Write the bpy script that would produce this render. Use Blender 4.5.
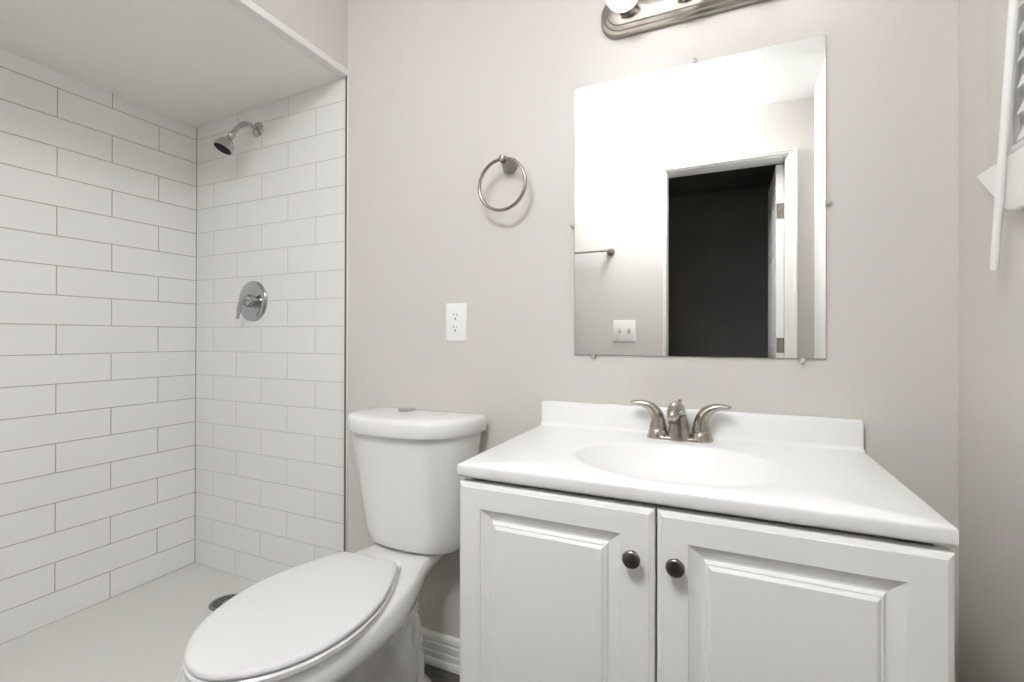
import bpy, bmesh, math, random
from mathutils import Vector, Matrix, Euler

for _o in list(bpy.data.objects):
    bpy.data.objects.remove(_o)
S = bpy.context.scene
COL = S.collection
PI = math.pi

# ------------------------------------------------------------------ camera
F_PX, YAW, PITCH, ROLL, Y0 = 471.65, math.radians(24.4056), math.radians(0.195), math.radians(-0.1333), 336.02
EYE = Vector((0.0, -1.3097, 0.9873))
cam_data = bpy.data.cameras.new('camera')
cam_data.sensor_width = 36.0
cam_data.lens = F_PX / 1024 * 36
cam_data.shift_y = -(341 - Y0) / 1024
cam_data.clip_start = 0.01
camera = bpy.data.objects.new('camera', cam_data)
COL.objects.link(camera)
R0 = Vector((math.cos(YAW), math.sin(YAW), 0)); F0 = Vector((-math.sin(YAW), math.cos(YAW), 0)); U0 = Vector((0, 0, 1))
U1 = U0 * math.cos(PITCH) - F0 * math.sin(PITCH); F1 = F0 * math.cos(PITCH) + U0 * math.sin(PITCH)
XC = R0 * math.cos(ROLL) - U1 * math.sin(ROLL); YC = R0 * math.sin(ROLL) + U1 * math.cos(ROLL)
camera.matrix_world = Matrix(((XC.x, YC.x, -F1.x, EYE.x), (XC.y, YC.y, -F1.y, EYE.y), (XC.z, YC.z, -F1.z, EYE.z), (0, 0, 0, 1)))
S.camera = camera

# ------------------------------------------------------------------ world, exposure
BULB_STRENGTH = 1.8
FILL_STRENGTH = 36.0  # glow of the added drum lamp
world = bpy.data.worlds.new('world'); S.world = world
world.use_nodes = True
wn = world.node_tree
sky = wn.nodes.new('ShaderNodeTexSky'); sky.sky_type = 'NISHITA'; sky.sun_disc = False
sky.sun_elevation = math.radians(35); sky.sun_rotation = math.radians(200)
wn.links.new(sky.outputs[0], wn.nodes['Background'].inputs[0])
wn.nodes['Background'].inputs[1].default_value = 0.25
S.view_settings.view_transform = 'Standard'
S.view_settings.look = 'None'
S.view_settings.exposure = 0.61
S.view_settings.gamma = 1.0
S.view_settings.use_curve_mapping = False
S.cycles.use_denoising = True
S.cycles.denoising_prefilter = 'ACCURATE'
S.cycles.max_bounces = 14
S.cycles.diffuse_bounces = 8
S.cycles.glossy_bounces = 6
S.cycles.sample_clamp_indirect = 8.0
S.cycles.blur_glossy = 0.5

# ------------------------------------------------------------------ key dimensions (metres, z = 0 is the shower pan)
FLOOR = -0.075          # bathroom floor
CEIL = 2.35
X_SH = -2.1146          # shower side wall
X_T = -1.2521           # right end of the shower tiles
X_R = 0.4516            # right wall
Y_F = -1.82             # wall with the door, behind the camera
ROW, TILE_L, TILE_B = 0.10284, 0.3224, 0.2955

# ------------------------------------------------------------------ materials
def mat(name, color, rough=0.5, metal=0.0, bump=0.0, bump_scale=200.0, spec=0.5, var=0.0, var_scale=3.0, coat=0.0, rough_var=0.0):
    m = bpy.data.materials.new(name); m.use_nodes = True
    nt = m.node_tree; b = nt.nodes['Principled BSDF']
    b.inputs['Base Color'].default_value = (*color, 1)
    b.inputs['Roughness'].default_value = rough
    b.inputs['Metallic'].default_value = metal
    b.inputs['Specular IOR Level'].default_value = spec
    b.inputs['Coat Weight'].default_value = coat
    tc = nt.nodes.new('ShaderNodeTexCoord')
    n = nt.nodes.new('ShaderNodeTexNoise'); n.inputs['Scale'].default_value = var_scale; n.inputs['Detail'].default_value = 4
    nt.links.new(tc.outputs['Object'], n.inputs['Vector'])
    mx = nt.nodes.new('ShaderNodeMix'); mx.data_type = 'RGBA'
    mx.inputs[6].default_value = (*[c * (1 - var) for c in color], 1)
    mx.inputs[7].default_value = (*[min(1, c * (1 + var)) for c in color], 1)
    nt.links.new(n.outputs['Fac'], mx.inputs[0]); nt.links.new(mx.outputs[2], b.inputs['Base Color'])
    if rough_var:
        mr = nt.nodes.new('ShaderNodeMapRange'); mr.inputs[3].default_value = rough - rough_var; mr.inputs[4].default_value = rough + rough_var
        nt.links.new(n.outputs['Fac'], mr.inputs[0]); nt.links.new(mr.outputs[0], b.inputs['Roughness'])
    if bump:
        n2 = nt.nodes.new('ShaderNodeTexNoise'); n2.inputs['Scale'].default_value = bump_scale; n2.inputs['Detail'].default_value = 3
        nt.links.new(tc.outputs['Object'], n2.inputs['Vector'])
        bp = nt.nodes.new('ShaderNodeBump'); bp.inputs['Strength'].default_value = bump; bp.inputs['Distance'].default_value = 0.002
        nt.links.new(n2.outputs['Fac'], bp.inputs['Height']); nt.links.new(bp.outputs[0], b.inputs['Normal'])
    return m

def tile_mat(name, axis, width, off, grout=(0.47, 0.445, 0.41), mortar=0.0019):
    """white subway tile; axis 0/1 = which world axis runs along the wall, off = position of a joint in the even rows"""
    m = bpy.data.materials.new(name); m.use_nodes = True
    nt = m.node_tree; b = nt.nodes['Principled BSDF']; L = nt.links.new
    tc = nt.nodes.new('ShaderNodeTexCoord'); sp = nt.nodes.new('ShaderNodeSeparateXYZ'); L(tc.outputs['Object'], sp.inputs[0])
    ad = nt.nodes.new('ShaderNodeMath'); ad.operation = 'ADD'; ad.inputs[1].default_value = -off + 40 * width
    L(sp.outputs[axis], ad.inputs[0])
    az = nt.nodes.new('ShaderNodeMath'); az.operation = 'ADD'; az.inputs[1].default_value = ROW * 20
    L(sp.outputs[2], az.inputs[0])
    cb = nt.nodes.new('ShaderNodeCombineXYZ'); L(ad.outputs[0], cb.inputs[0]); L(az.outputs[0], cb.inputs[1])
    def brick(mortar, smooth):
        k = nt.nodes.new('ShaderNodeTexBrick'); k.offset = 0.5; k.offset_frequency = 2; k.squash = 1.0
        k.inputs['Scale'].default_value = 1.0; k.inputs['Brick Width'].default_value = width; k.inputs['Row Height'].default_value = ROW
        k.inputs['Mortar Size'].default_value = mortar; k.inputs['Mortar Smooth'].default_value = smooth
        L(cb.outputs[0], k.inputs['Vector']); return k
    k = brick(mortar, 0.1)
    k.inputs['Color1'].default_value = (0.815, 0.805, 0.79, 1); k.inputs['Color2'].default_value = (0.80, 0.79, 0.775, 1)
    k.inputs['Mortar'].default_value = (*grout, 1); k.inputs['Bias'].default_value = -0.3
    L(k.outputs['Color'], b.inputs['Base Color'])
    k2 = brick(0.0022, 0.6)
    inv = nt.nodes.new('ShaderNodeMath'); inv.operation = 'SUBTRACT'; inv.inputs[0].default_value = 1.0; L(k2.outputs['Fac'], inv.inputs[1])
    bp = nt.nodes.new('ShaderNodeBump'); bp.inputs['Strength'].default_value = 0.5; bp.inputs['Distance'].default_value = 0.0015
    L(inv.outputs[0], bp.inputs['Height'])
    nz = nt.nodes.new('ShaderNodeTexNoise'); nz.inputs['Scale'].default_value = 14; L(tc.outputs['Object'], nz.inputs['Vector'])
    bp2 = nt.nodes.new('ShaderNodeBump'); bp2.inputs['Strength'].default_value = 0.12; bp2.inputs['Distance'].default_value = 0.004
    L(nz.outputs['Fac'], bp2.inputs['Height']); L(bp.outputs[0], bp2.inputs['Normal']); L(bp2.outputs[0], b.inputs['Normal'])
    b.inputs['Roughness'].default_value = 0.14
    return m

def mosaic_mat(name, s):
    """white penny-round mosaic on the shower pan: distance to the nearest point of a hexagonal lattice"""
    m = bpy.data.materials.new(name); m.use_nodes = True
    nt = m.node_tree; b = nt.nodes['Principled BSDF']; L = nt.links.new
    tc = nt.nodes.new('ShaderNodeTexCoord')
    def lattice(ox, oy):
        a = nt.nodes.new('ShaderNodeVectorMath'); a.operation = 'ADD'; a.inputs[1].default_value = (50 * s + ox, 50 * s * 1.7320508 + oy, 0)
        L(tc.outputs['Object'], a.inputs[0])
        md = nt.nodes.new('ShaderNodeVectorMath'); md.operation = 'MODULO'; md.inputs[1].default_value = (s, s * 1.7320508, 1); L(a.outputs[0], md.inputs[0])
        sb = nt.nodes.new('ShaderNodeVectorMath'); sb.operation = 'SUBTRACT'; sb.inputs[1].default_value = (s / 2, s * 0.8660254, 0); L(md.outputs[0], sb.inputs[0])
        ml = nt.nodes.new('ShaderNodeVectorMath'); ml.operation = 'MULTIPLY'; ml.inputs[1].default_value = (1, 1, 0); L(sb.outputs[0], ml.inputs[0])
        ln = nt.nodes.new('ShaderNodeVectorMath'); ln.operation = 'LENGTH'; L(ml.outputs[0], ln.inputs[0]); return ln
    d1, d2 = lattice(0, 0), lattice(s / 2, s * 0.8660254)
    mn = nt.nodes.new('ShaderNodeMath'); mn.operation = 'MINIMUM'; L(d1.outputs['Value'], mn.inputs[0]); L(d2.outputs['Value'], mn.inputs[1])
    mr = nt.nodes.new('ShaderNodeMapRange'); mr.inputs[1].default_value = s * 0.45; mr.inputs[2].default_value = s * 0.5; L(mn.outputs[0], mr.inputs[0])
    mx = nt.nodes.new('ShaderNodeMix'); mx.data_type = 'RGBA'
    mx.inputs[6].default_value = (0.93, 0.92, 0.905, 1); mx.inputs[7].default_value = (0.68, 0.665, 0.64, 1)
    L(mr.outputs[0], mx.inputs[0]); L(mx.outputs[2], b.inputs['Base Color'])
    inv = nt.nodes.new('ShaderNodeMath'); inv.operation = 'SUBTRACT'; inv.inputs[0].default_value = 1.0; L(mr.outputs[0], inv.inputs[1])
    bp = nt.nodes.new('ShaderNodeBump'); bp.inputs['Strength'].default_value = 0.4; bp.inputs['Distance'].default_value = 0.001
    L(inv.outputs[0], bp.inputs['Height']); L(bp.outputs[0], b.inputs['Normal'])
    b.inputs['Roughness'].default_value = 0.4
    return m

def plank_mat(name):
    m = bpy.data.materials.new(name); m.use_nodes = True
    nt = m.node_tree; b = nt.nodes['Principled BSDF']; L = nt.links.new
    tc = nt.nodes.new('ShaderNodeTexCoord'); mp = nt.nodes.new('ShaderNodeMapping'); L(tc.outputs['Object'], mp.inputs[0])
    mp.inputs['Location'].default_value = (30, 30, 0)
    k = nt.nodes.new('ShaderNodeTexBrick'); k.offset = 0.4
    k.inputs['Scale'].default_value = 1; k.inputs['Brick Width'].default_value = 0.9; k.inputs['Row Height'].default_value = 0.15
    k.inputs['Mortar Size'].default_value = 0.0015
    k.inputs['Color1'].default_value = (0.07, 0.06, 0.055, 1); k.inputs['Color2'].default_value = (0.10, 0.09, 0.08, 1); k.inputs['Mortar'].default_value = (0.02, 0.018, 0.016, 1)
    L(mp.outputs[0], k.inputs['Vector'])
    mp2 = nt.nodes.new('ShaderNodeMapping'); mp2.inputs['Scale'].default_value = (2, 30, 1); L(tc.outputs['Object'], mp2.inputs[0])
    n = nt.nodes.new('ShaderNodeTexNoise'); n.inputs['Scale'].default_value = 4; n.inputs['Detail'].default_value = 6; L(mp2.outputs[0], n.inputs['Vector'])
    mx = nt.nodes.new('ShaderNodeMix'); mx.data_type = 'RGBA'; mx.blend_type = 'OVERLAY'; mx.inputs[0].default_value = 0.7
    L(k.outputs['Color'], mx.inputs[6]); L(n.outputs['Fac'], mx.inputs[7]); L(mx.outputs[2], b.inputs['Base Color'])
    b.inputs['Roughness'].default_value = 0.4
    return m

M = {}
M['paint'] = mat('beige_wall_paint', (0.63, 0.598, 0.562), 0.36, bump=0.16, bump_scale=22, var=0.015, var_scale=2)
M['ceiling'] = mat('ceiling_paint', (0.86, 0.855, 0.84), 0.7, bump=0.1, bump_scale=90, var=0.01)
M['shower_ceiling'] = mat('shower_ceiling_paint', (0.90, 0.885, 0.83), 0.35, bump=0.05, bump_scale=60, var=0.01)
M['trim'] = mat('white_trim_paint', (0.84, 0.83, 0.80), 0.3, var=0.01)
M['cabinet'] = mat('white_thermofoil', (0.84, 0.83, 0.815), 0.32, var=0.008)
M['marble'] = mat('cultured_marble', (0.87, 0.87, 0.86), 0.3, var=0.008, coat=0.12)
M['porcelain'] = mat('white_porcelain', (0.83, 0.825, 0.81), 0.12, var=0.006, coat=0.5)
M['seat'] = mat('white_seat_plastic', (0.745, 0.745, 0.74), 0.3, var=0.006)
M['plastic'] = mat('white_plastic', (0.86, 0.85, 0.83), 0.3, var=0.005)
M['slot'] = mat('dark_slot', (0.03, 0.03, 0.03), 0.6, var=0.1)
M['nickel'] = mat('brushed_nickel', (0.44, 0.405, 0.36), 0.24, metal=1.0, var=0.04, var_scale=30, rough_var=0.04)
M['ring_nickel'] = mat('satin_nickel', (0.33, 0.30, 0.26), 0.25, metal=1.0, var=0.04, var_scale=30)
M['slot_grey'] = mat('grey_slot', (0.22, 0.21, 0.20), 0.6, var=0.1)
M['dark_nickel'] = mat('dark_pewter', (0.23, 0.205, 0.18), 0.3, metal=1.0, var=0.05, var_scale=60)
M['chrome'] = mat('chrome', (0.50, 0.50, 0.51), 0.07, metal=1.0, var=0.02)
M['rubber'] = mat('black_nozzle_face', (0.010, 0.010, 0.010), 0.8, spec=0.2, var=0.2, var_scale=200)
M['edge_metal'] = mat('dark_tile_edging', (0.16, 0.145, 0.12), 0.45, metal=0.4, var=0.15, var_scale=12)
M['edge_grout'] = mat('dark_corner_grout', (0.25, 0.23, 0.20), 0.7, var=0.1)
M['mirror'] = mat('mirror_silver', (0.93, 0.935, 0.925), 0.0, metal=1.0, var=0.0)
M['mirror_edge'] = mat('mirror_ground_edge', (0.30, 0.33, 0.31), 0.2, var=0.05)
M['clear'] = mat('clip_plastic', (0.50, 0.50, 0.48), 0.1, var=0.02)
M['slat'] = mat('blind_slat', (0.78, 0.77, 0.75), 0.4, var=0.01)
M['hall'] = mat('hallway_shade_colour', (0.19, 0.165, 0.14), 0.8, var=0.25, var_scale=2)  # gloom of the unlit hall put into the base colour
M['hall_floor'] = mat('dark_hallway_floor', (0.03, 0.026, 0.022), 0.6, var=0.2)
M['gasket'] = mat('drain_steel', (0.30, 0.29, 0.28), 0.35, metal=1.0, var=0.05)
M['planks'] = plank_mat('dark_grey_wood_planks')
M['tile_left'] = tile_mat('white_subway_tile_side', 1, TILE_L, -0.3124 + TILE_L / 2)
M['tile_back'] = tile_mat('white_subway_tile_back', 0, TILE_B, -1.8495 + TILE_B / 2, grout=(0.60, 0.585, 0.555), mortar=0.0015)
M['tile_front'] = tile_mat('white_subway_tile_front', 0, TILE_B, -1.80)
M['mosaic'] = mosaic_mat('white_penny_mosaic', 0.0270)
g = bpy.data.materials.new('window_glass'); g.use_nodes = True
g.node_tree.nodes['Principled BSDF'].inputs['Transmission Weight'].default_value = 1.0
g.node_tree.nodes['Principled BSDF'].inputs['Roughness'].default_value = 0.02
M['glass'] = g
e = bpy.data.materials.new('lit_frosted_bulb'); e.use_nodes = True
eb = e.node_tree.nodes['Principled BSDF']
eb.inputs['Base Color'].default_value = (0.9, 0.88, 0.84, 1)
eb.inputs['Emission Color'].default_value = (1.0, 0.965, 0.93, 1); eb.inputs['Emission Strength'].default_value = BULB_STRENGTH
M['bulb'] = e
e2 = bpy.data.materials.new('added_fill_glow'); e2.use_nodes = True  # emitter of the drum lamp added to light the room
eb = e2.node_tree.nodes['Principled BSDF']
eb.inputs['Base Color'].default_value = (0.9, 0.88, 0.84, 1)
eb.inputs['Emission Color'].default_value = (0.945, 0.98, 1.02, 1); eb.inputs['Emission Strength'].default_value = FILL_STRENGTH
M['fill_diffuser'] = e2

# ------------------------------------------------------------------ mesh builder
def catmull(pts, n):
    """resample a polyline of tuples smoothly, n points, by arc length"""
    P = [Vector(p) for p in pts]
    dense = []
    for i in range(len(P) - 1):
        p0 = P[max(i - 1, 0)]; p1 = P[i]; p2 = P[i + 1]; p3 = P[min(i + 2, len(P) - 1)]
        for k in range(12):
            t = k / 12
            dense.append(0.5 * ((2 * p1) + (p2 - p0) * t + (2 * p0 - 5 * p1 + 4 * p2 - p3) * t * t + (3 * p1 - p0 - 3 * p2 + p3) * t ** 3))
    dense.append(P[-1])
    acc = [0]
    for a, b_ in zip(dense, dense[1:]): acc.append(acc[-1] + (b_ - a).length)
    out = []; j = 0
    for i in range(n):
        s_ = acc[-1] * i / (n - 1)
        while j < len(acc) - 2 and acc[j + 1] < s_: j += 1
        d = acc[j + 1] - acc[j]
        out.append(dense[j].lerp(dense[j + 1], 0 if d == 0 else (s_ - acc[j]) / d))
    return out

class MB:
    def __init__(self): self.v = []; self.f = []
    def add(self, vs, fs):
        o = len(self.v); self.v += [Vector(v) for v in vs]; self.f += [[i + o for i in f] for f in fs]; return self
    def box(self, x0, x1, y0, y1, z0, z1):
        return self.add([(x, y, z) for z in (z0, z1) for y in (y0, y1) for x in (x0, x1)],
                        [(0, 2, 3, 1), (4, 5, 7, 6), (0, 1, 5, 4), (2, 6, 7, 3), (0, 4, 6, 2), (1, 3, 7, 5)])
    def hexa(self, bottom, top):
        return self.add(list(bottom) + list(top), [(3, 2, 1, 0), (4, 5, 6, 7)] + [(i, (i + 1) % 4, (i + 1) % 4 + 4, i + 4) for i in range(4)])
    def loft(self, rings, cap0=True, cap1=True, closed=True):
        n = len(rings[0]); fs = []
        for i in range(len(rings) - 1):
            for j in range(n if closed else n - 1):
                k = (j + 1) % n
                fs.append((i * n + j, i * n + k, (i + 1) * n + k, (i + 1) * n + j))
        vs = [p for r in rings for p in r]
        if cap0: fs.append(tuple(reversed(range(n))))
        if cap1: fs.append(tuple(range((len(rings) - 1) * n, len(rings) * n)))
        return self.add(vs, fs)
    def lathe(self, profile, origin, axis, n=32, cap0=True, cap1=True):
        """profile: list of (radius, height along axis)"""
        a = Vector(axis).normalized(); u = a.orthogonal().normalized(); w = a.cross(u); o = Vector(origin)
        return self.loft([[o + a * h + (u * math.cos(2 * PI * k / n) + w * math.sin(2 * PI * k / n)) * max(r, 1e-5) for k in range(n)] for r, h in profile], cap0, cap1)
    def tube(self, path, radii, n=16, flat=1.0, up=(0, 0, 1)):
        P = [Vector(p) for p in path]; rings = []
        if not hasattr(radii, '__len__'): radii = [radii] * len(P)
        for i, p in enumerate(P):
            d = (P[min(i + 1, len(P) - 1)] - P[max(i - 1, 0)]).normalized()
            s_ = d.cross(Vector(up));
            if s_.length < 1e-3: s_ = d.cross(Vector((0, 1, 0)))
            s_.normalize(); t_ = s_.cross(d)
            r = radii[i]; ra, rb = (r if hasattr(r, '__len__') else (r, r * flat))
            rings.append([p + s_ * ra * math.cos(2 * PI * k / n) + t_ * rb * math.sin(2 * PI * k / n) for k in range(n)])
        return self.loft(rings)
    def torus(self, c, R, r, axis='y', n=64, m=14):
        c = Vector(c); rings = []
        for i in range(n + 1):
            a = 2 * PI * i / n
            rad = Vector((math.cos(a), 0, math.sin(a)))
            rings.append([c + rad * (R + r * math.cos(2 * PI * k / m)) + Vector((0, 1, 0)) * r * math.sin(2 * PI * k / m) for k in range(m)])
        return self.loft(rings, False, False)
    def build(self, name, material, parent=None, origin=None, bevel=0.0, seg=3, smooth=35, weld=False):
        me = bpy.data.meshes.new(name)
        org = Vector(origin) if origin is not None else Vector((0, 0, 0))
        if parent is not None: org = root_of(parent).location.copy()
        me.from_pydata([v - org for v in self.v], [], self.f); me.validate(); me.update()
        bm = bmesh.new(); bm.from_mesh(me)
        if weld: bmesh.ops.remove_doubles(bm, verts=bm.verts, dist=1e-5)
        bmesh.ops.recalc_face_normals(bm, faces=bm.faces)
        if bevel:
            ed = [e_ for e_ in bm.edges if len(e_.link_faces) == 2 and e_.calc_face_angle(0) > math.radians(30)]
            bmesh.ops.bevel(bm, geom=ed, offset=bevel, segments=seg, profile=0.5, affect='EDGES', clamp_overlap=True)
        bm.to_mesh(me); bm.free()
        me.polygons.foreach_set('use_smooth', [True] * len(me.polygons))
        me.set_sharp_from_angle(angle=math.radians(smooth))
        me.materials.append(material)
        o = bpy.data.objects.new(name, me); COL.objects.link(o)
        if parent is not None: o.parent = parent
        else: o.location = org
        return o

def root_of(o):
    while o.parent is not None: o = o.parent
    return o
def thing(name, label, cat, loc, group=None):
    o = bpy.data.objects.new(name, None); o.empty_display_size = 0.05; COL.objects.link(o); o.location = loc
    tag(o, label, cat, group); return o
def tag(o, label, cat, group=None):
    o['label'] = label; o['category'] = cat
    if group: o['group'] = group
    return o
def struct(o, label=None):
    o['kind'] = 'structure'
    if label: o['label'] = label
    return o

# ------------------------------------------------------------------ room shell
def slab(name, m, *b, label=None): return struct(MB().box(*b).build(name, m), label)
slab('floor', M['planks'], -2.25, X_R + .12, Y_F - .12, .12, FLOOR - .08, FLOOR, label='dark grey wood plank bathroom floor')
slab('ceiling', M['ceiling'], -2.25, X_R + .12, Y_F - .12, .12, CEIL, CEIL + .08, label='white bathroom ceiling')
slab('wall_back', M['paint'], X_T, X_R + .12, 0, .12, FLOOR, CEIL, label='beige painted wall behind the toilet and vanity')
slab('wall_shower_back', M['tile_back'], -2.25, X_T, 0, .12, FLOOR, CEIL, label='white subway tile wall carrying the shower head and valve')
slab('wall_left', M['tile_left'], -2.25, X_SH, Y_F - .12, 0, FLOOR, CEIL, label='white subway tile wall along the left of the shower')
slab('floor_shower', M['mosaic'], X_SH, -1.32, Y_F, 0, FLOOR, 0.0, label='white mosaic tile shower floor')
slab('trim_1', M['porcelain'], -1.32, X_T, Y_F, 0, FLOOR, 0.045, label='low white shower curb')
# shower ceiling (rises slightly towards the room) with the bulkhead above the opening
struct(MB().hexa([(X_SH, Y_F, 1.908), (X_T - .005, Y_F, 1.936), (X_T - .005, 0, 1.934), (X_SH, 0, 1.908)],
                 [(X_SH, Y_F, 2.0), (X_T - .005, Y_F, 2.0), (X_T - .005, 0, 2.0), (X_SH, 0, 2.0)]).build('ceiling_shower', M['shower_ceiling']), 'lowered white ceiling of the shower')
slab('wall_bulkhead', M['paint'], X_T - .06, X_T, Y_F, 0, 1.955, CEIL, label='beige bulkhead face above the shower opening')
struct(MB().box(X_T - .03, X_T + .006, Y_F, 0, 1.933, 1.957).build('trim_2', M['trim'], bevel=.002), 'white trim strip along the lower edge of the bulkhead')
struct(MB().box(X_T - .0035, X_T + .001, -.008, 0, 0, 1.933).build('trim_3', M['edge_metal']), 'dark metal edging at the end of the shower tiles')
struct(MB().box(X_T + .001, X_T + .006, -.004, 0, 0, 1.933).build('trim_4', M['trim'], bevel=.0008), 'thin white caulk bead beside the tile edging')
struct(MB().add([(X_SH, 0, 0), (X_SH + .002, 0, 0), (X_SH, -.002, 0), (X_SH, 0, 1.91), (X_SH + .002, 0, 1.91), (X_SH, -.002, 1.91)], [(0, 1, 2), (3, 4, 5), (0, 1, 4, 3), (1, 2, 5, 4), (2, 0, 3, 5)]).build('trim_10', M['edge_grout']), 'dark grout line in the back corner of the shower')
# front wall with the doorway
DX0, DX1, DZ = -0.352, 0.326, 2.046
slab('wall_front_left', M['paint'], X_T, DX0, Y_F - .12, Y_F, FLOOR, CEIL, label='beige wall left of the doorway, seen in the mirror')
slab('wall_front_right', M['paint'], DX1, X_R + .12, Y_F - .12, Y_F, FLOOR, CEIL, label='beige wall right of the doorway, seen in the mirror')
slab('wall_front_top', M['paint'], DX0, DX1, Y_F - .12, Y_F, DZ, CEIL, label='beige wall above the doorway, seen in the mirror')
slab('wall_shower_front', M['tile_front'], -2.25, X_T, Y_F - .12, Y_F, FLOOR, CEIL, label='white tiled end wall of the shower')
# right wall with the window opening
WY0, WY1, WZ0, WZ1 = -0.98, -0.235, 1.2955, 1.98
slab('wall_right_low', M['paint'], X_R, X_R + .12, Y_F, 0, FLOOR, WZ0, label='beige right wall below the window')
slab('wall_right_top', M['paint'], X_R, X_R + .12, Y_F, 0, WZ1, CEIL, label='beige right wall above the window')
slab('wall_right_back', M['paint'], X_R, X_R + .12, WY1, 0, WZ0, WZ1, label='beige right wall between the window and the back corner')
slab('wall_right_front', M['paint'], X_R, X_R + .12, Y_F, WY0, WZ0, WZ1, label='beige right wall between the window and the door wall')

# baseboard: stepped profile extruded along the back wall
def baseboard(name, x0, x1, label):
    z = FLOOR
    prof = [(0, z), (-.022, z), (-.022, z + .012), (-.018, z + .020), (-.014, z + .022), (-.014, z + .040), (-.0115, z + .043), (-.0115, z + .047),
            (-.0135, z + .050), (-.0135, z + .068), (-.011, z + .071), (-.011, z + .076), (-.0125, z + .079), (-.010, z + .089), (-.004, z + .096), (0, z + .098)]
    struct(MB().loft([[(x, y, zz) for y, zz in prof] for x in (x0, x1)]).build(name, M['trim'], smooth=25), label)
baseboard('baseboard_back', X_T + .006, -0.4885, 'white stepped baseboard between the shower and the vanity')
baseboard('baseboard_right', 0.2765, X_R, 'white baseboard between the vanity and the right wall')

# ------------------------------------------------------------------ doorway, door, hall (seen in the mirror)
def casing(x0, x1, z0, z1):
    return (x0, x1, Y_F, Y_F + .018, z0, z1)
c = MB().box(*casing(DX0 - .010, DX0, FLOOR, DZ + .022)).box(*casing(DX1, DX1 + .044, FLOOR, DZ + .022)).box(*casing(DX0, DX1, DZ, DZ + .022))
c.box(DX1 + .026, DX1 + .040, Y_F + .018, Y_F + .025, FLOOR, DZ + .019).box(DX0 - .006, DX1 + .026, Y_F + .018, Y_F + .025, DZ + .011, DZ + .019)
struct(c.build('trim_5', M['trim'], bevel=.002), 'white casing around the doorway')
c = MB().box(DX0, DX0 + .008, Y_F - .13, Y_F, FLOOR, DZ).box(DX1 - .008, DX1, Y_F - .13, Y_F, FLOOR, DZ).box(DX0 + .008, DX1 - .008, Y_F - .13, Y_F, DZ - .008, DZ)
c.box(DX1 - .014, DX1 - .008, Y_F - .05, Y_F - .02, FLOOR, DZ - .008)
struct(c.build('trim_6', M['trim'], bevel=.001), 'white jamb lining inside the doorway')

def panel_door(x0, x1, z0, z1, panels, y_face, depth, stile_profile):
    """slab whose -y face carries rectangular profiled panels. panels: list of (x0,x1,z0,z1); returns MB"""
    mb = MB()
    xs = sorted({x0, x1, *[p[0] for p in panels], *[p[1] for p in panels]}); zs = sorted({z0, z1, *[p[2] for p in panels], *[p[3] for p in panels]})
    for i in range(len(xs) - 1):
        for j in range(len(zs) - 1):
            cx, cz = (xs[i] + xs[i + 1]) / 2, (zs[j] + zs[j + 1]) / 2
            if any(p[0] < cx < p[1] and p[2] < cz < p[3] for p in panels): continue
            mb.add([(xs[i], y_face, zs[j]), (xs[i + 1], y_face, zs[j]), (xs[i + 1], y_face, zs[j + 1]), (xs[i], y_face, zs[j + 1])], [(0, 1, 2, 3)])
    for a0, a1, b0, b1 in panels:
        rings = []
        for ins, dep in stile_profile:
            rings.append([(a0 + ins, y_face + dep, b0 + ins), (a1 - ins, y_face + dep, b0 + ins), (a1 - ins, y_face + dep, b1 - ins), (a0 + ins, y_face + dep, b1 - ins)])
        mb.loft(rings, cap0=False, cap1=True)
    return mb

# door leaf: open into the hall, hinged at the right jamb; built flat and turned 90 degrees
LEAF_W, LEAF_T = 0.60, 0.042
door = thing('door_1', 'white six-panel door standing open into the dark hall, seen in the mirror', 'door', (DX1 - .010, Y_F - .125, FLOOR))
def leaf_side(flip):
    w, z0, z1 = LEAF_W, FLOOR + .01, DZ - .012
    pr = [(0, 0), (.010, .006), (.018, .006), (.030, .001), (.034, .001)]
    pan = []
    for a in (.085, .325):
        for b0, b1 in ((z0 + .22, z0 + .86), (z0 + 1.0, z0 + 1.58), (z0 + 1.68, z0 + 1.90)):
            pan.append((a, a + .19, b0, b1))
    mb = panel_door(0, w, z0, z1, pan, 0, LEAF_T, pr)
    return mb
leaf = MB()
for side in (0, 1):
    mb = leaf_side(side)
    for v in mb.v:
        # local x (0..w) runs away from the hinge into the hall (-y); local y is thickness
        px_, d_ = v.x, v.y
        wx = (DX1 - .009 - LEAF_T) + d_ if side == 0 else (DX1 - .009) - d_
        v.x, v.y = wx, Y_F - .135 - px_
    leaf.add(mb.v, mb.f)
zt_, zb_ = DZ - .012, FLOOR + .01
xa, xb, ya, yb_ = DX1 - .009 - LEAF_T, DX1 - .009, Y_F - .135, Y_F - .135 - LEAF_W
leaf.add([(xa, ya, zb_), (xb, ya, zb_), (xb, yb_, zb_), (xa, yb_, zb_), (xa, ya, zt_), (xb, ya, zt_), (xb, yb_, zt_), (xa, yb_, zt_)],
         [(0, 1, 2, 3), (4, 5, 6, 7), (0, 1, 5, 4), (2, 3, 7, 6)])
leaf.build('door_leaf', M['trim'], door, smooth=20, weld=True)
for zh in (1.71, 0.9, 0.15):
    h = MB().box(xa + .002, xb - .002, ya, ya + .0025, zh, zh + .09)
    h.lathe([(.006, 0), (.006, .09)], (xb + .002, ya + .004, zh), (0, 0, 1), 12)
    for q in (.015, .045, .075): h.lathe([(.004, 0), (.0035, .001)], (xa + .014, ya + .0025, zh + q), (0, 1, 0), 10)
    h.build('hinge', M['nickel'], door)
door['kind'] = 'structure'
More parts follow.
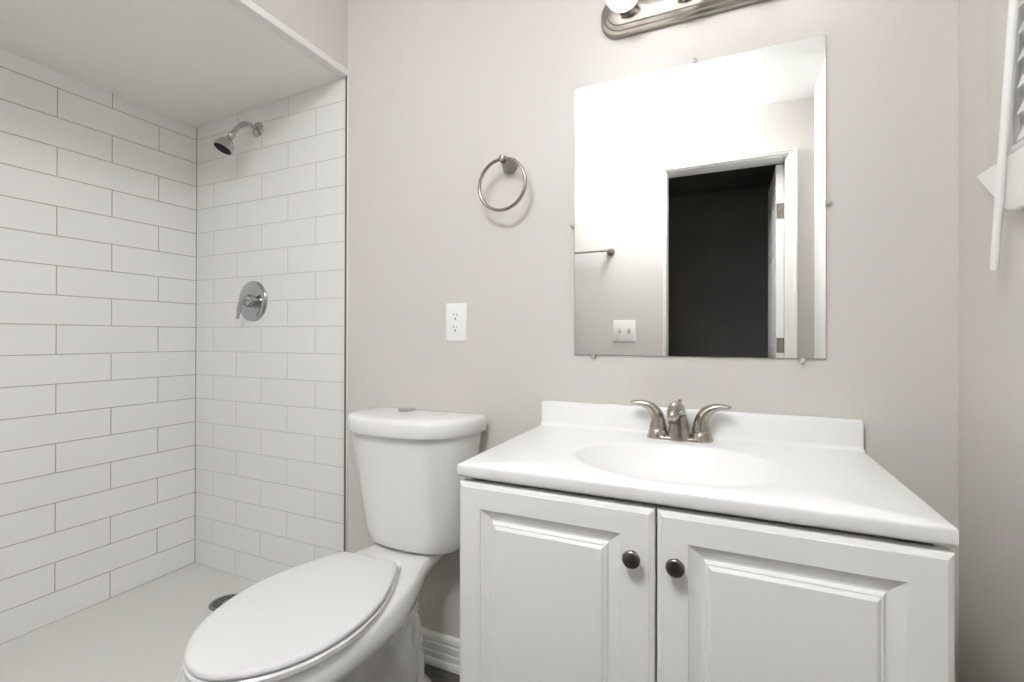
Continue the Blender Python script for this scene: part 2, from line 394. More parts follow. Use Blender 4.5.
# hallway beyond
HY = Y_F - .12
slab('wall_hall_far', M['hall'], -1.0, 1.0, HY - 1.65, HY - 1.55, FLOOR - .08, CEIL, label='far hallway wall, coloured dark to stand for an unlit hall')
slab('wall_hall_left', M['hall'], -1.0, -.9, HY - 1.55, HY, FLOOR - .08, CEIL, label='left wall of the hallway, coloured dark to stand for an unlit hall')
slab('wall_hall_right', M['hall'], .9, 1.0, HY - 1.55, HY, FLOOR - .08, CEIL, label='right wall of the hallway, coloured dark to stand for an unlit hall')
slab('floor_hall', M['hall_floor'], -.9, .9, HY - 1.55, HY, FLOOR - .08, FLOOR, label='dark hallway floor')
slab('ceiling_hall', M['hall'], -.9, .9, HY - 1.55, HY, CEIL, CEIL + .08, label='hallway ceiling, coloured dark to stand for an unlit hall')

# ------------------------------------------------------------------ window in the right wall
c = MB()
for a in ((WY1, WY1 + .088, WZ0 - .001, WZ1 + .055), (WY0 - .055, WY0, WZ0 - .001, WZ1 + .055), (WY0, WY1, WZ1, WZ1 + .055)):
    c.box(X_R - .010, X_R, *a)
struct(c.build('trim_7', M['paint'], bevel=.0015), 'beige painted casing around the window')
win = MB()
for a in ((WY1 - .035, WY1, WZ0, WZ1), (WY0, WY0 + .035, WZ0, WZ1), (WY0 + .035, WY1 - .035, WZ0, WZ0 + .035), (WY0 + .035, WY1 - .035, WZ1 - .035, WZ1),
          (WY0 + .035, WY1 - .035, (WZ0 + WZ1) / 2 - .02, (WZ0 + WZ1) / 2 + .02)):
    win.box(X_R + .075, X_R + .115, *a)
wf = struct(win.build('window_1', M['trim'], bevel=.002), 'white sash window behind the blind')
MB().box(X_R + .093, X_R + .097, WY0 + .03, WY1 - .03, WZ0 + .03, WZ1 - .03).build('pane', M['glass'], wf)
# apron/sill board with slanted ends
ap = [(-.134, 1.2945), (-.232, 1.2105), (-.243, 1.2045), (-.256, 1.2010), (-.294, 1.1980), (WY0 - .0, 1.1980), (WY0 - .06, 1.2945)]
struct(MB().loft([[(x, y, z) for y, z in ap] for x in (X_R - .022, X_R)]).build('trim_8', M['trim'], bevel=.003), 'white window apron board with slanted ends')
# white board on the right wall near the door (reflected at the right edge of the mirror)
struct(MB().box(X_R - .014, X_R, -1.72, -1.36, FLOOR, CEIL).build('trim_9', M['trim'], bevel=.002), 'white vertical trim board on the right wall near the door')

blind = thing('window_blind', 'white horizontal slat blind hanging in the window above the slanted apron', 'blind', (X_R, (WY0 + WY1) / 2, WZ0))
MB().box(X_R - .010, X_R + .045, WY0 + .012, WY1 - .012, WZ1 - .05, WZ1 - .004).build('headrail', M['slat'], blind, bevel=.003)
MB().box(X_R - .018, X_R + .032, WY0 + .012, WY1 - .012, WZ0 + .003, WZ0 + .014).build('bottom_rail', M['slat'], blind, bevel=.003)
for i in range(14):
    zc = WZ0 + .045 + i * .0437
    tilt = math.radians(67)
    pts = []
    for k in range(7):
        q = (k / 6 - .5) * .05
        pts.append((q * math.cos(tilt), q * math.sin(tilt) + .0025 * (1 - (2 * (k / 6 - .5)) ** 2)))
    ring = [(X_R - .001 + a, zc + b + .0014) for a, b in pts] + [(X_R - .001 + a, zc + b - .0014) for a, b in reversed(pts)]
    MB().loft([[(x, y, z) for x, z in ring] for y in (WY0 + .014, WY1 - .014)]).build('slat', M['slat'], blind)
for yy in (WY0 + .12, (WY0 + WY1) / 2, WY1 - .12):
    MB().tube([(X_R - .020, yy, WZ0 + .010), (X_R - .020, yy, WZ1 - .03)], .0009, 6).build('cord', M['slat'], blind)
MB().tube([(X_R - .0316, -.2285, 1.105), (X_R - .0316, -.2292, 1.110), (X_R - .0316, -.2901, 1.531), (X_R - .0316, -.328, 1.80), (X_R - .024, -.342, 1.925), (X_R - .011, -.344, 1.945)],
          [.0046, .0058, .0058, .0055, .004, .003], 14).build('wand', M['plastic'], blind)

# ------------------------------------------------------------------ wall mirror
MX0, MX1, MZ0, MZ1 = -.397, .213, .9387, 1.7007
mir = thing('wall_mirror', 'frameless rectangular mirror clipped to the wall above the sink', 'mirror', ((MX0 + MX1) / 2, 0, MZ0))
MB().box(MX0, MX1, -.005, -.0005, MZ0, MZ1).build('mirror_edge', M['mirror_edge'], mir, bevel=.0006, seg=1)
MB().box(MX0 + .0012, MX1 - .0012, -.0056, -.005, MZ0 + .0012, MZ1 - .0012).build('mirror_glass', M['mirror'], mir)
def clip(x, z, dx, dz):
    c_ = MB().box(x - .005 - abs(dz) * .001, x + .005 + abs(dz) * .001, -.0095, -.001, z - .006, z + .006)
    c_.lathe([(.0042, 0), (.0042, .0015), (.003, .003), (.0001, .0034)], (x + dx * .004, -.0095, z + dz * .004), (0, -1, 0), 14)
    c_.build('clip', M['clear'], mir, bevel=.0012, seg=2)
for a in ((-.0739, MZ1 + .004, 0, 1), (-.3397, MZ0 - .0025, 0, -1), (.165, MZ0 - .005, 0, -1), (MX0 - .004, 1.3095, -1, 0), (MX1 + .003, 1.304, 1, 0)): clip(*a)

# ------------------------------------------------------------------ vanity light
LX0, LX1, LZ0, LZ1 = -.3184, .2784, 1.815, 1.932
LZC = (LZ0 + LZ1) / 2
lamp = thing('vanity_light', 'brushed nickel bar light with round globe bulbs above the mirror', 'light', ((LX0 + LX1) / 2, 0, LZ0))
def stadium(x0, x1, zc, h, y, n=14):
    """rounded-end outline in the xz plane"""
    r = min(h * .5, .050)
    pts = []
    for cx, cz, a0 in ((x1 - r, zc + h / 2 - r, 0), (x0 + r, zc + h / 2 - r, 90), (x0 + r, zc - h / 2 + r, 180), (x1 - r, zc - h / 2 + r, 270)):
        for k in range(n + 1):
            a = math.radians(a0 + 90 * k / n); pts.append((cx + r * math.cos(a), y, cz + r * math.sin(a)))
    return pts
H = LZ1 - LZ0
rings = [stadium(LX0, LX1, LZC, H, 0)]
for ins, y in ((0, -.010), (.003, -.014), (.010, -.0165), (.0115, -.0215), (.020, -.0245), (.0215, -.0295), (.030, -.032), (.034, -.033)):
    rings.append(stadium(LX0 + ins, LX1 - ins, LZC, H - 2 * ins, y))
MB().loft(rings).build('backplate', M['nickel'], lamp, smooth=22)
for i in range(4):
    bx = -.2410 + i * .1475
    sk = MB().lathe([(.021, 0), (.0225, .004), (.0225, .016), (.026, .022), (.0265, .034), (.022, .036)], (bx, -.032, LZC - .003), (0, -1, 0), 28)
    sk = sk.build('socket', M['nickel'], lamp)
    R_ = .0445; cy = -.060 - R_ * .93
    prof = [(.014, -R_ * 1.18), (.015, -R_ * .98)]
    for k in range(2, 25):
        a = PI * k / 24 * .97 + PI * .03
        prof.append((R_ * math.sin(a), -R_ * math.cos(a)))
    MB().lathe(prof, (bx, cy, LZC - .003), (0, -1, 0), 32).build('bulb', M['bulb'], sk)
# drum lamp added in place of bounced flash, above and behind the camera
LMX, LMY = -.42, -1.53
cl = thing('added_fill_light', 'added round drum light below the bathroom ceiling, standing in for bounced flash', 'light', (LMX, LMY, CEIL))
MB().lathe([(.07, 0), (.07, -.012), (.055, -.018), (.012, -.022), (.012, -.095)], (LMX, LMY, CEIL), (0, 0, 1), 40).build('fill_canopy', M['trim'], cl)
MB().lathe([(.0001, -.095), (.155, -.096), (.178, -.103), (.186, -.115), (.182, -.143), (.155, -.169), (.09, -.185), (.0001, -.191)], (LMX, LMY, CEIL), (0, 0, 1), 40).build('fill_diffuser', M['fill_diffuser'], cl)

# ------------------------------------------------------------------ towel ring
tr = thing('towel_ring', 'brushed nickel towel ring on the beige wall between shower and mirror', 'towel ring', (-.600, 0, 1.512))
MB().lathe([(.0255, 0), (.0265, .003), (.025, .008), (.0205, .022), (.0150, .038), (.0110, .048), (.0110, .052)], (-.600, 0, 1.512), (0, -1, .02), 10).build('post', M['ring_nickel'], tr, smooth=20)
MB().lathe([(.0105, -.008), (.0115, -.004), (.0115, .004), (.0105, .008), (.006, .0095)], (-.600, -.057, 1.5145), (.15, 0, 1), 16).build('knuckle', M['ring_nickel'], tr)
MB().torus((-.6020, -.058, 1.4385), .0750, .0050).build('ring', M['ring_nickel'], tr)

# ------------------------------------------------------------------ outlet, switch, towel bar
def rounded_plate(x0, x1, z0, z1, y0, dirn, t=.006):
    mb = MB(); rs = []
    for ins, d in ((0, 0), (0, t * .45), (.0018, t * .85), (.004, t)):
        rs.append([(x0 + ins, y0 + dirn * d, z0 + ins), (x1 - ins, y0 + dirn * d, z0 + ins), (x1 - ins, y0 + dirn * d, z1 - ins), (x0 + ins, y0 + dirn * d, z1 - ins)])
    return mb.loft(rs)
ox, oz = -.7905, 1.0360
out = thing('wall_outlet', 'white duplex outlet on the beige wall below the towel ring', 'outlet', (ox, 0, oz - .06))
rounded_plate(ox - .0380, ox + .0380, oz - .0618, oz + .0618, 0, -1).build('cover_plate', M['plastic'], out, smooth=25)
MB().box(ox - .0175, ox + .0175, -.0078, -.006, oz - .0345, oz + .0345).build('receptacle', M['plastic'], out, bevel=.001)
sl = MB()
for dz in (.019, -.019):
    sl.box(ox - .0075, ox - .0055, -.0083, -.0078, oz + dz + .001, oz + dz + .010)
    sl.box(ox + .0045, ox + .0065, -.0083, -.0078, oz + dz + .002, oz + dz + .009)
    sl.lathe([(.0032, 0), (.0032, .0005)], (ox, -.0078, oz + dz - .007), (0, -1, 0), 14)
sl.build('slots', M['slot_grey'], out)
for dz in (.048, -.048): MB().lathe([(.003, 0), (.0025, .0008)], (ox, -.006, oz + dz), (0, -1, 0), 12).build('screw', M['plastic'], out)

sx, sz = -.606, 1.033
sw = thing('light_switch', 'white double toggle switch plate left of the doorway, seen in the mirror', 'light switch', (sx, Y_F, sz - .07))
rounded_plate(sx - .073, sx + .073, sz - .070, sz + .070, Y_F, 1).build('cover_plate', M['plastic'], sw, smooth=25)
for dx in (-.028, .030):
    MB().box(sx + dx - .008, sx + dx + .008, Y_F + .006, Y_F + .0075, sz - .016, sz + .016).build('bezel', M['clear'], sw, bevel=.0005, seg=1)
    MB().hexa([(sx + dx - .005, Y_F + .007, sz - .010), (sx + dx + .005, Y_F + .007, sz - .010), (sx + dx + .005, Y_F + .007, sz + .010), (sx + dx - .005, Y_F + .007, sz + .010)],
              [(sx + dx - .004, Y_F + .018, sz + .003), (sx + dx + .004, Y_F + .018, sz + .003), (sx + dx + .004, Y_F + .018, sz + .012), (sx + dx - .004, Y_F + .018, sz + .012)]).build('toggle', M['plastic'], sw, bevel=.0008)

tb = thing('towel_bar', 'brushed nickel towel bar on the wall left of the doorway, seen in the mirror', 'towel bar', (-.92, Y_F, 1.55))
for px_ in (-.695, -1.16):
    MB().lathe([(.025, 0), (.025, .006), (.017, .02), (.012, .04), (.013, .062), (.009, .070)], (px_, Y_F, 1.555), (0, 1, 0), 20).build('post', M['dark_nickel'], tb)
MB().tube([(-.695, Y_F + .058, 1.556), (-1.16, Y_F + .058, 1.556)], .0062, 14).build('bar', M['nickel'], tb)

# ------------------------------------------------------------------ shower fittings
sh = thing('shower_sprayer', 'chrome shower head on a bent arm high on the tiled wall', 'shower head', (-1.724, 0, 1.826))
MB().lathe([(.030, 0), (.030, .002), (.026, .006), (.014, .010), (.0095, .012)], (-1.724, 0, 1.826), (0, -1, 0), 32).build('flange', M['chrome'], sh)
arm = catmull([(-1.724, -.004, 1.826), (-1.724, -.035, 1.831), (-1.723, -.066, 1.822), (-1.722, -.090, 1.797), (-1.722, -.114, 1.760)], 24)
MB().tube(arm, .0088, 16, up=(1, 0, 0)).build('shower_arm', M['chrome'], sh)
hd = Vector((-.14, -.42, -.90)).normalized(); h0 = Vector((-1.722, -.110, 1.766))
head = MB().lathe([(.0105, 0), (.0125, .002), (.0125, .016), (.0105, .019), (.0140, .024), (.0150, .030), (.0210, .036), (.0290, .045), (.0335, .056), (.0350, .068), (.0345, .074), (.0315, .0755)], h0, hd, 36).build('spray_head', M['chrome'], sh)
fc = MB().lathe([(.0310, .0740), (.0305, .0765), (.0001, .0775)], h0, hd, 36)
u_ = hd.orthogonal().normalized(); w_ = hd.cross(u_)
for rr, nn in ((.010, 6), (.019, 12), (.026, 18)):
    for k in range(nn):
        a = 2 * PI * k / nn
        fc.lathe([(.0013, 0), (.0009, .0018)], h0 + hd * .0765 + (u_ * math.cos(a) + w_ * math.sin(a)) * rr, hd, 6)
fc.build('nozzle_face', M['rubber'], head)

vx, vz = -1.7470, 1.1325
va = thing('shower_valve', 'chrome round shower valve with a lever handle on the tiled wall', 'shower valve', (vx, 0, vz))
MB().lathe([(.0820, 0), (.0820, .003), (.0800, .007), (.0720, .0105), (.0600, .0115), (.0560, .0100), (.0300, .0110), (.0280, .0115)], (vx, 0, vz), (0, -1, 0), 56).build('escutcheon', M['chrome'], va, smooth=60)
hub = MB().lathe([(.0270, .009), (.0260, .018), (.0235, .026), (.0250, .028), (.0240, .036), (.0180, .041), (.0080, .0435), (.0001, .044)], (vx, 0, vz), (0, -1, 0), 32).build('hub', M['chrome'], va)
lv = catmull([(vx + .016, -.034, vz + .004), (vx + .006, -.042, vz + .003), (vx - .006, -.049, vz - .008), (vx - .013, -.053, vz - .032), (vx - .014, -.056, vz - .058), (vx - .014, -.059, vz - .074)], 26)
MB().tube(lv, [(.014 - .006 * i / 25, .010 - .0055 * i / 25) for i in range(26)], 16, up=(0, 1, 0)).build('lever', M['chrome'], hub)

dr = thing('shower_drain', 'round slotted steel drain in the mosaic shower floor behind the toilet seat', 'drain', (-1.690, -.148, 0))
MB().lathe([(.0560, 0), (.0560, .0025), (.0530, .0035), (.0500, .0028), (.0001, .0028)], (-1.690, -.148, 0), (0, 0, 1), 48).build('grate', M['gasket'], dr)
sl = MB()
for i in range(-4, 5):
    yy = i * .0095; hw = math.sqrt(max(.045 ** 2 - yy * yy, 0)) 
    if abs(i) <= 1:
        sl.box(-1.690 - hw, -1.690 - .013, -.148 + yy - .0022, -.148 + yy + .0022, .0028, .0034).box(-1.690 + .013, -1.690 + hw, -.148 + yy - .0022, -.148 + yy + .0022, .0028, .0034)
    else: sl.box(-1.690 - hw, -1.690 + hw, -.148 + yy - .0022, -.148 + yy + .0022, .0028, .0034)
sl.build('slots', M['slot'], dr)

# ------------------------------------------------------------------ toilet
TX = -.898
toilet = thing('toilet', 'white two-piece toilet with closed seat lid between shower and vanity', 'toilet', (TX, -.35, FLOOR))
NH = 40
def outline(pts, z, rot=0.0):
    """pts: (y, half width) from back centre line to the front tip -> closed ring"""
    half = catmull([(w, y, 0) for y, w in pts], NH)
    right = [(p.x, p.y) for p in half]; left = [(-p.x, p.y) for p in reversed(half[1:-1])]
    out_ = []
    for x, y in right + left:
        if rot:
            dy = y + .45; x, y = x * math.cos(rot) - dy * math.sin(rot), x * math.sin(rot) + dy * math.cos(rot) - .45
        out_.append(Vector((TX + x, y, z)))
    return out_
def shrink(pts, d):
    y0, y1 = pts[0][0], pts[-1][0]; c_ = (y0 + y1) / 2; hl = abs(y0 - y1) / 2
    mw = max(w for _, w in pts)
    return [(c_ + (y - c_) * (hl - d) / hl, w * (mw - d) / mw) for y, w in pts]
top = [(-.030, 0), (-.030, .06), (-.032, .100), (-.060, .104), (-.13, .110), (-.17, .117), (-.25, .143), (-.33, .167), (-.42, .182), (-.50, .184), (-.58, .173), (-.65, .145), (-.71, .103), (-.745, .055), (-.760, 0)]
mid = [(-.040, 0), (-.040, .05), (-.042, .078), (-.060, .084), (-.11, .094), (-.17, .110), (-.25, .142), (-.33, .168), (-.41, .184), (-.50, .185), (-.58, .175), (-.65, .150), (-.71, .110), (-.755, .055), (-.770, 0)]
l26 = [(-.075, 0), (-.075, .04), (-.077, .058), (-.09, .062), (-.13, .074), (-.18, .090), (-.25, .122), (-.32, .147), (-.40, .168), (-.49, .170), (-.57, .158), (-.64, .134), (-.69, .100), (-.73, .050), (-.745, 0)]
l21 = [(-.11, 0), (-.11, .04), (-.112, .056), (-.13, .062), (-.17, .072), (-.22, .086), (-.28, .108), (-.34, .127), (-.40, .140), (-.48, .142), (-.55, .131), (-.61, .108), (-.655, .078), (-.685, .04), (-.695, 0)]
l12 = [(-.13, 0), (-.13, .04), (-.132, .060), (-.15, .068), (-.19, .076), (-.24, .084), (-.30, .094), (-.36, .102), (-.42, .104), (-.48, .100), (-.53, .090), (-.57, .070), (-.60, .045), (-.612, .022), (-.616, 0)]
l02 = [(-.12, 0), (-.12, .045), (-.122, .070), (-.14, .082), (-.19, .092), (-.24, .098), (-.30, .100), (-.36, .101), (-.42, .098), (-.47, .092), (-.52, .080), (-.56, .062), (-.585, .042), (-.600, .020), (-.604, 0)]
lf = [(-.105, 0), (-.105, .06), (-.107, .090), (-.13, .106), (-.19, .116), (-.24, .120), (-.30, .120), (-.36, .119), (-.42, .116), (-.47, .109), (-.52, .096), (-.565, .074), (-.595, .050), (-.612, .024), (-.618, 0)]
rings = [outline(lf, FLOOR), outline(lf, FLOOR + .014), outline([(a, b * .97) for a, b in lf], FLOOR + .026), outline(l02, FLOOR + .055), outline(l02, .04), outline(l12, .12), outline(l21, .205), outline(l26, .260), outline(shrink(mid, .001), .284), outline(shrink(mid, -.002), .300),
         outline(shrink(top, -.001), .315), outline(shrink(top, .0025), .328), outline(shrink(top, .007), .336), outline(shrink(top, .012), .340), outline(shrink(top, .020), .342)]
bowl = MB().loft(rings)
for s_ in (-1, 1):
    tp = catmull([(TX + s_ * .030, -.40, .120), (TX + s_ * .058, -.33, .165), (TX + s_ * .056, -.27, .200), (TX + s_ * .036, -.21, .190), (TX + s_ * .034, -.170, .145), (TX + s_ * .044, -.175, .07), (TX + s_ * .060, -.21, .0), (TX + s_ * .064, -.23, -.05)], 40)
    bowl.tube(tp, [.036 + .012 * math.sin(PI * i / 39) for i in range(40)], 18, up=(1, 0, 0))
    bowl.lathe([(.014, 0), (.013, .012), (.008, .018), (.0001, .020)], (TX + s_ * .100, -.27, FLOOR + .024), (0, 0, 1), 16)
bowl.build('bowl', M['porcelain'], toilet, smooth=50)
ROT = math.radians(3.6)
lid_o = [(-.263, 0), (-.263, .05), (-.264, .080), (-.272, .095), (-.30, .111), (-.34, .131), (-.39, .152), (-.46, .170), (-.53, .1745), (-.59, .167), (-.65, .146), (-.70, .112), (-.735, .072), (-.755, .034), (-.760, 0)]
seat_o = [(a, b + .001) for a, b in shrink(lid_o, -.0015)]
MB().loft([outline(shrink(seat_o, .004), .3425, ROT), outline(seat_o, .346, ROT), outline(seat_o, .355, ROT), outline(shrink(seat_o, .004), .3585, ROT)]).build('seat_ring', M['seat'], toilet, smooth=40)
MB().loft([outline(shrink(lid_o, .005), .3600, ROT), outline(shrink(lid_o, .001), .3620, ROT), outline(lid_o, .3655, ROT), outline(shrink(lid_o, .0012), .3705, ROT), outline(shrink(lid_o, .005), .3735, ROT),
           outline(shrink(lid_o, .014), .3750, ROT), outline(shrink(lid_o, .06), .3762, ROT)]).build('seat_lid', M['seat'], toilet, smooth=50)
for s_ in (-1, 1):
    MB().lathe([(.0125, 0), (.0125, .010), (.010, .014), (.0001, .0155)], (TX + s_ * .078 - .012, -.247, .3415), (0, 0, 1), 20).build('hinge_cap', M['seat'], toilet)
# tank
def tank_ring(hw, yb, yf, z, n=3.0, K=56, rb=.012):
    TX = -.892
    """D-shaped plan: straight back with rounded corners, bowed front"""
    pts = []
    D = yb - yf - .04
    ys = yb - .04
    for k in range(K + 1):
        a = PI * k / K
        cx, sy = math.cos(a), math.sin(a)
        pts.append(Vector((TX + hw * math.copysign(abs(cx) ** (2 / n), cx), ys - D * abs(sy) ** (2 / n), z)))
    for k in range(7):
        a = PI / 2 * k / 6
        pts.append(Vector((TX - hw + rb - rb * math.cos(a), ys + (.04 - rb) + rb * math.sin(a), z)))
    for k in range(7):
        a = PI / 2 * (1 - k / 6)
        pts.append(Vector((TX + hw - rb + rb * math.cos(a), ys + (.04 - rb) + rb * math.sin(a), z)))
    return pts
N_ = 2.6
def tw(t):  # half width / front over height
    return (.163 + .048 * t ** .8, -.172 - .048 * t)
rings = [tank_ring(.135, -.045, -.125, .3432, N_), tank_ring(.152, -.036, -.142, .3445, N_), tank_ring(.158, -.030, -.158, .349, N_), tank_ring(.163, -.027, -.168, .358, N_)]
for i in range(1, 11):
    t = i / 10; hw, yf = tw(t); rings.append(tank_ring(hw, -.025, yf, .358 + (.702 - .358) * t, N_))
MB().loft(rings).build('tank', M['porcelain'], toilet, smooth=50)
lidr = [(.210, -.018, -.224, .7005), (.2190, -.014, -.234, .7015), (.2220, -.012, -.2375, .706), (.2228, -.012, -.238, .728), (.2220, -.0128, -.237, .7385), (.2195, -.015, -.234, .7455), (.2130, -.021, -.227, .7505), (.192, -.035, -.200, .7540), (.12, -.07, -.15, .7562)]
MB().loft([tank_ring(h_, a, b, z, N_) for h_, a, b, z in lidr]).build('tank_lid', M['porcelain'], toilet, smooth=50)
BTX, BTY, BTZ = TX - .019, -.090, .7575
bt = MB().lathe([(.0275, -.002), (.0275, .003), (.0240, .0050), (.0225, .0032), (.0210, .0055), (.0001, .0062)], (BTX, BTY, BTZ), (0, 0, 1), 32)
bt.build('flush_button', M['chrome'], toilet)

# ------------------------------------------------------------------ vanity cabinet
VX0, VX1, VZT = -.4927, .2834, .7337
CX0, CX1 = -.4912, .2822
van = thing('vanity_cabinet', 'white two-door vanity cabinet with raised panels under the sink top', 'cabinet', ((CX0 + CX1) / 2, -.23, FLOOR))
bd = MB()
bd.box(CX0 + .001, CX0 + .017, -.462, -.0235, FLOOR, .7075).box(CX1 - .017, CX1 - .001, -.462, -.0235, FLOOR, .7075)
bd.box(CX0 + .016, CX1 - .016, -.430, -.0235, FLOOR + .09, FLOOR + .106).box(CX0 + .016, CX1 - .016, -.034, -.0235, FLOOR + .106, .7075)
bd.box(CX0 + .016, CX1 - .016, -.400, -.385, FLOOR, FLOOR + .09)
bd.box(CX0 + .016, CX0 + .05, -.462, -.443, FLOOR + .09, .690).box(CX1 - .05, CX1 - .016, -.462, -.443, FLOOR + .09, .690)
bd.box(CX0 + .05, CX1 - .05, -.450, -.430, .640, .688).box(CX0 + .05, CX1 - .05, -.462, -.443, FLOOR + .09, FLOOR + .13)
bd.build('carcass', M['cabinet'], van)
DZ0, DZ1 = FLOOR + .10, .6975
YD = -.4868
def cabinet_door(x0, x1, knob_x, sl, sr):
    e_ = .009
    pr = [(0, 0), (.0010, .0022), (.0060, .0050), (.0200, .0100), (.0230, .0100), (.0270, .0042), (.0295, .0038), (.0335, .0008), (.0350, .0)]
    st = .0475
    mb = panel_door(x0 + e_, x1 - e_, DZ0 + e_, DZ1 - e_, [(x0 + sl, x1 - sr, DZ0 + st + .004, DZ1 - st - .001)], YD, .018, pr)
    rr = []
    for ins, dep in ((e_, 0), (e_ - .0012, .0018), (e_ - .003, .0024), (.0025, .0042), (.0006, .0062), (0, .009), (0, .0205)):
        rr.append([(x0 + ins, YD + dep, DZ0 + ins), (x1 - ins, YD + dep, DZ0 + ins), (x1 - ins, YD + dep, DZ1 - ins), (x0 + ins, YD + dep, DZ1 - ins)])
    mb.loft(rr, cap0=False, cap1=True)
    d_ = mb.build('door', M['cabinet'], van, smooth=18, weld=True)
    MB().lathe([(.0075, 0), (.0065, .003), (.0052, .008), (.0060, .012), (.0120, .0150), (.0146, .0175), (.0152, .0200), (.0146, .0225), (.0120, .0240), (.0060, .0247), (.0001, .0249)],
               (knob_x, YD, .6160), (0, -1, 0), 32).build('knob', M['dark_nickel'], d_, smooth=60)
cabinet_door(CX0, -.1095, -.1445, .0495, .0560)
cabinet_door(-.1062, CX1, -.0745, .0500, .0520)

# ------------------------------------------------------------------ sink top with integral oval basin
ct = thing('sink_countertop', 'glossy white sink top with oval basin and backsplash on the vanity', 'countertop', ((VX0 + VX1) / 2, -.245, .708))
BCX, BCY, BRX, BRY = -.100, -.272, .207, .158
NA = 128
YFR, YBK = -.4887, -.002
angs = [2 * PI * k / NA for k in range(NA)]
def ell(s_, z, rx=BRX, ry=BRY): return [Vector((BCX + rx * s_ * math.cos(a), BCY + ry * s_ * math.sin(a), z)) for a in angs]
# outer ring on the rounded rectangle: project each angle to the rectangle, snap 4 samples to its corners
def rect_ring(x0, x1, y0, y1, z):
    out_ = []
    for a in angs:
        c_, s_ = math.cos(a) * BRX, math.sin(a) * BRY
        t = min((x1 - BCX) / c_ if c_ > 1e-9 else 1e9, (x0 - BCX) / c_ if c_ < -1e-9 else 1e9, (y1 - BCY) / s_ if s_ > 1e-9 else 1e9, (y0 - BCY) / s_ if s_ < -1e-9 else 1e9)
        out_.append(Vector((BCX + c_ * t, BCY + s_ * t, z)))
    for cx, cy in ((x0, y0), (x1, y0), (x1, y1), (x0, y1)):
        i = min(range(NA), key=lambda k: (out_[k] - Vector((cx, cy, z))).length)
        out_[i] = Vector((cx, cy, z))
    return out_
e_ = .0032
rings = [ell(1.0, VZT - .0022), ell(1.02, VZT - .0010), ell(1.05, VZT - .0002), ell(1.08, VZT)]
for ins, dz in ((e_, 0), (e_ * .5, -.0008), (e_ * .15, -.0025), (0, -.0055), (0, -.021), (.0015, -.0245), (.004, -.0262)):
    rings.append(rect_ring(VX0 + ins, VX1 - ins, YFR + ins, YBK, VZT + dz))
rings.append(ell(1.08, VZT - .0262)); rings.append(ell(1.03, VZT - .012))
MB().loft(rings, cap0=False, cap1=False).build('slab', M['marble'], ct, smooth=50)
rings = [ell(1.0, VZT - .0022), ell(.985, VZT - .0050), ell(.965, VZT - .009), ell(.93, VZT - .019), ell(.87, VZT - .036), ell(.78, VZT - .057), ell(.66, VZT - .078), ell(.50, VZT - .096), ell(.32, VZT - .108), ell(.115, VZT - .114)]
outer = [ell(.12, VZT - .124), ell(.52, VZT - .107), ell(.80, VZT - .068), ell(.95, VZT - .030), ell(1.0, VZT - .0125)]
MB().loft(rings + outer, cap0=False, cap1=False).build('basin', M['marble'], ct, smooth=80)
MB().lathe([(.0215, 0), (.0215, .003), (.0185, .0045), (.0165, .003), (.0150, .0055), (.0001, .0065)], (BCX, BCY, VZT - .1145), (0, 0, 1), 28).build('drain', M['chrome'], ct)
TB = .0205; ZB = .8035
pf = [(-.002, VZT + .0002), (-TB - .010, VZT + .0002), (-TB - .0045, VZT + .0016), (-TB - .0012, VZT + .0055), (-TB, VZT + .012), (-TB, ZB - .005), (-TB + .0012, ZB - .0018), (-TB + .0045, ZB), (-.006, ZB), (-.002, ZB - .001)]
rr = []
for x, cut in ((VX0 + .001, .006), (VX0 + .0022, .0018), (VX0 + .0055, 0), (VX1 - .0055, 0), (VX1 - .0022, .0018), (VX1 - .001, .006)):
    rr.append([(x, min(-.002, y + (cut if y < -.01 else 0)) if z > VZT + .004 else y, z - (cut if z > ZB - .01 else 0)) for y, z in pf])
MB().loft(rr).build('backsplash', M['marble'], ct, smooth=50)

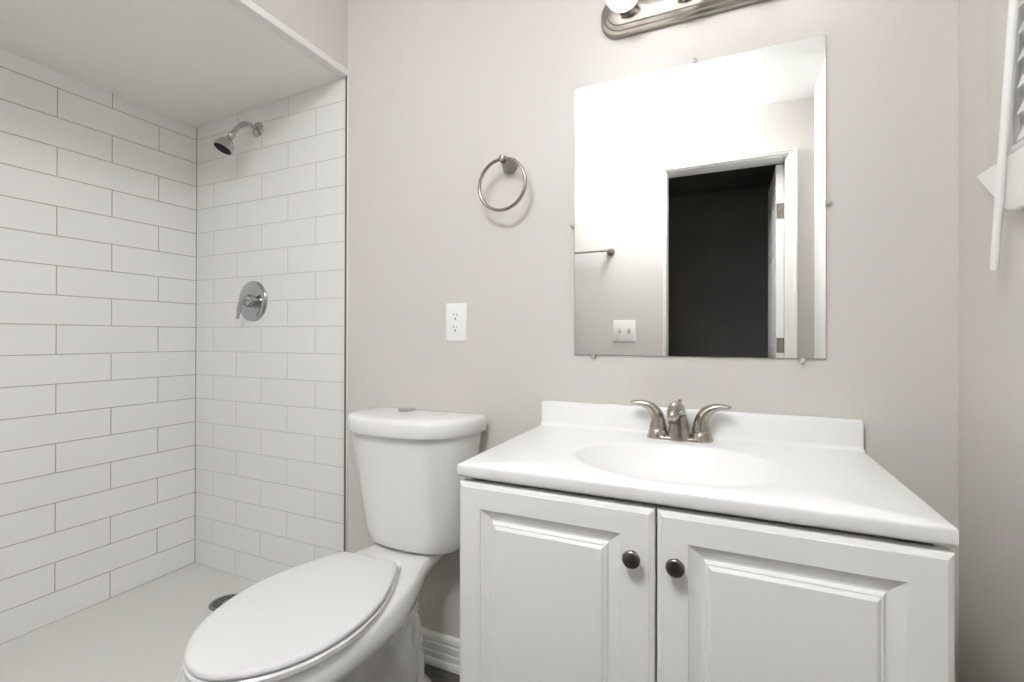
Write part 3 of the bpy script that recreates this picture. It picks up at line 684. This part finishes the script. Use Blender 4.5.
# ------------------------------------------------------------------ faucet
FX, FY, FZ = -.1070, -.0560, VZT
fa = thing('faucet', 'brushed nickel two-handle centerset faucet on the back of the sink top', 'faucet', (FX, FY, FZ))
def stad(hx, hy, z, n=16):
    pts = []
    for sgn, a0 in ((1, -90), (-1, 90)):
        for k in range(n + 1):
            a = math.radians(a0 + 180 * k / n)
            pts.append((FX + sgn * (hx - hy) + hy * math.cos(a), FY + hy * math.sin(a), z))
    return pts
MB().loft([stad(.0785, .0255, FZ), stad(.0785, .0255, FZ + .004), stad(.0770, .0240, FZ + .007), stad(.0730, .0200, FZ + .0085), stad(.068, .015, FZ + .009)]).build('base_plate', M['nickel'], fa, smooth=40)
for s_ in (-1, 1):
    hx = FX + s_ * .0515
    hd_ = MB().lathe([(.0265, .002), (.0262, .006), (.0240, .012), (.0225, .020), (.0215, .0215), (.0205, .0225), (.0215, .0240), (.0216, .0260), (.0202, .032), (.0185, .038), (.0150, .043), (.0001, .046)],
                     (hx, FY, FZ), (0, 0, 1), 32).build('handle_body', M['nickel'], fa, smooth=50)
    lp = catmull([(hx, FY, FZ + .026), (hx - s_ * .0005, FY, FZ + .042), (hx + s_ * .003, FY, FZ + .058), (hx + s_ * .013, FY, FZ + .0725), (hx + s_ * .028, FY - .001, FZ + .0820), (hx + s_ * .045, FY - .002, FZ + .0858), (hx + s_ * .0675, FY - .004, FZ + .0862)], 34)
    lr = catmull([(.0205, .0205, 0), (.0172, .0178, 0), (.0130, .0135, 0), (.0088, .0108, 0), (.0060, .0090, 0), (.0046, .0090, 0), (.0040, .0098, 0)], 34)
    MB().tube(lp, [(q.x * (1 if i < 32 else (.85 if i == 32 else .55)), q.y * (1 if i < 32 else (.85 if i == 32 else .5))) for i, q in enumerate(lr)], 20, up=(0, 1, 0)).build('lever', M['nickel'], hd_)
def rr_ring(hx, hy, z, cy=0.0, n=3.0, K=40, tilt=0.0):
    return [Vector((FX + hx * math.copysign(abs(math.cos(2 * PI * k / K)) ** (2 / n), math.cos(2 * PI * k / K)), FY + cy + hy * math.copysign(abs(math.sin(2 * PI * k / K)) ** (2 / n), math.sin(2 * PI * k / K)), z + tilt * math.sin(2 * PI * k / K))) for k in range(K)]
body = MB().loft([rr_ring(.0285, .0290, FZ), rr_ring(.0280, .0285, FZ + .006), rr_ring(.0262, .0262, FZ + .018), rr_ring(.0225, .0225, FZ + .036), rr_ring(.0185, .0195, FZ + .054), rr_ring(.0155, .0175, FZ + .068, .002), rr_ring(.0125, .0150, FZ + .080, .003), rr_ring(.0085, .010, FZ + .0865, .003), rr_ring(.003, .004, FZ + .088, .003)])
sp = body.build('spout_body', M['nickel'], fa, smooth=45)
pth = catmull([(FX, FY + .002, FZ + .060), (FX - .001, FY - .018, FZ + .073), (FX - .003, FY - .042, FZ + .080), (FX - .005, FY - .066, FZ + .079), (FX - .007, FY - .086, FZ + .071), (FX - .008, FY - .096, FZ + .060)], 30)
rad = []
for i in range(30):
    t = i / 29
    r = .0145 + .0052 * math.sin(PI * min(1, t * 1.15)) ** 1.2
    if t > .86: r *= math.sqrt(max(0.03, 1 - ((t - .86) / .155) ** 2)) 
    rad.append((r * .98, r * .95))
MB().tube(pth, rad, 22, up=(1, 0, 0)).build('spout', M['nickel'], sp, smooth=60)
MB().lathe([(.0100, 0), (.0100, .012), (.0085, .0125), (.0001, .0120)], (FX - .007, FY - .084, FZ + .062), (0, -.25, -1), 20).build('aerator', M['dark_nickel'], sp)
MB().lathe([(.0022, 0), (.0022, .028), (.0040, .030), (.0032, .034), (.0052, .039), (.0050, .042), (.0001, .043)], (FX, FY + .019, FZ + .055), (0, 0, 1), 14).build('lift_rod', M['nickel'], fa)
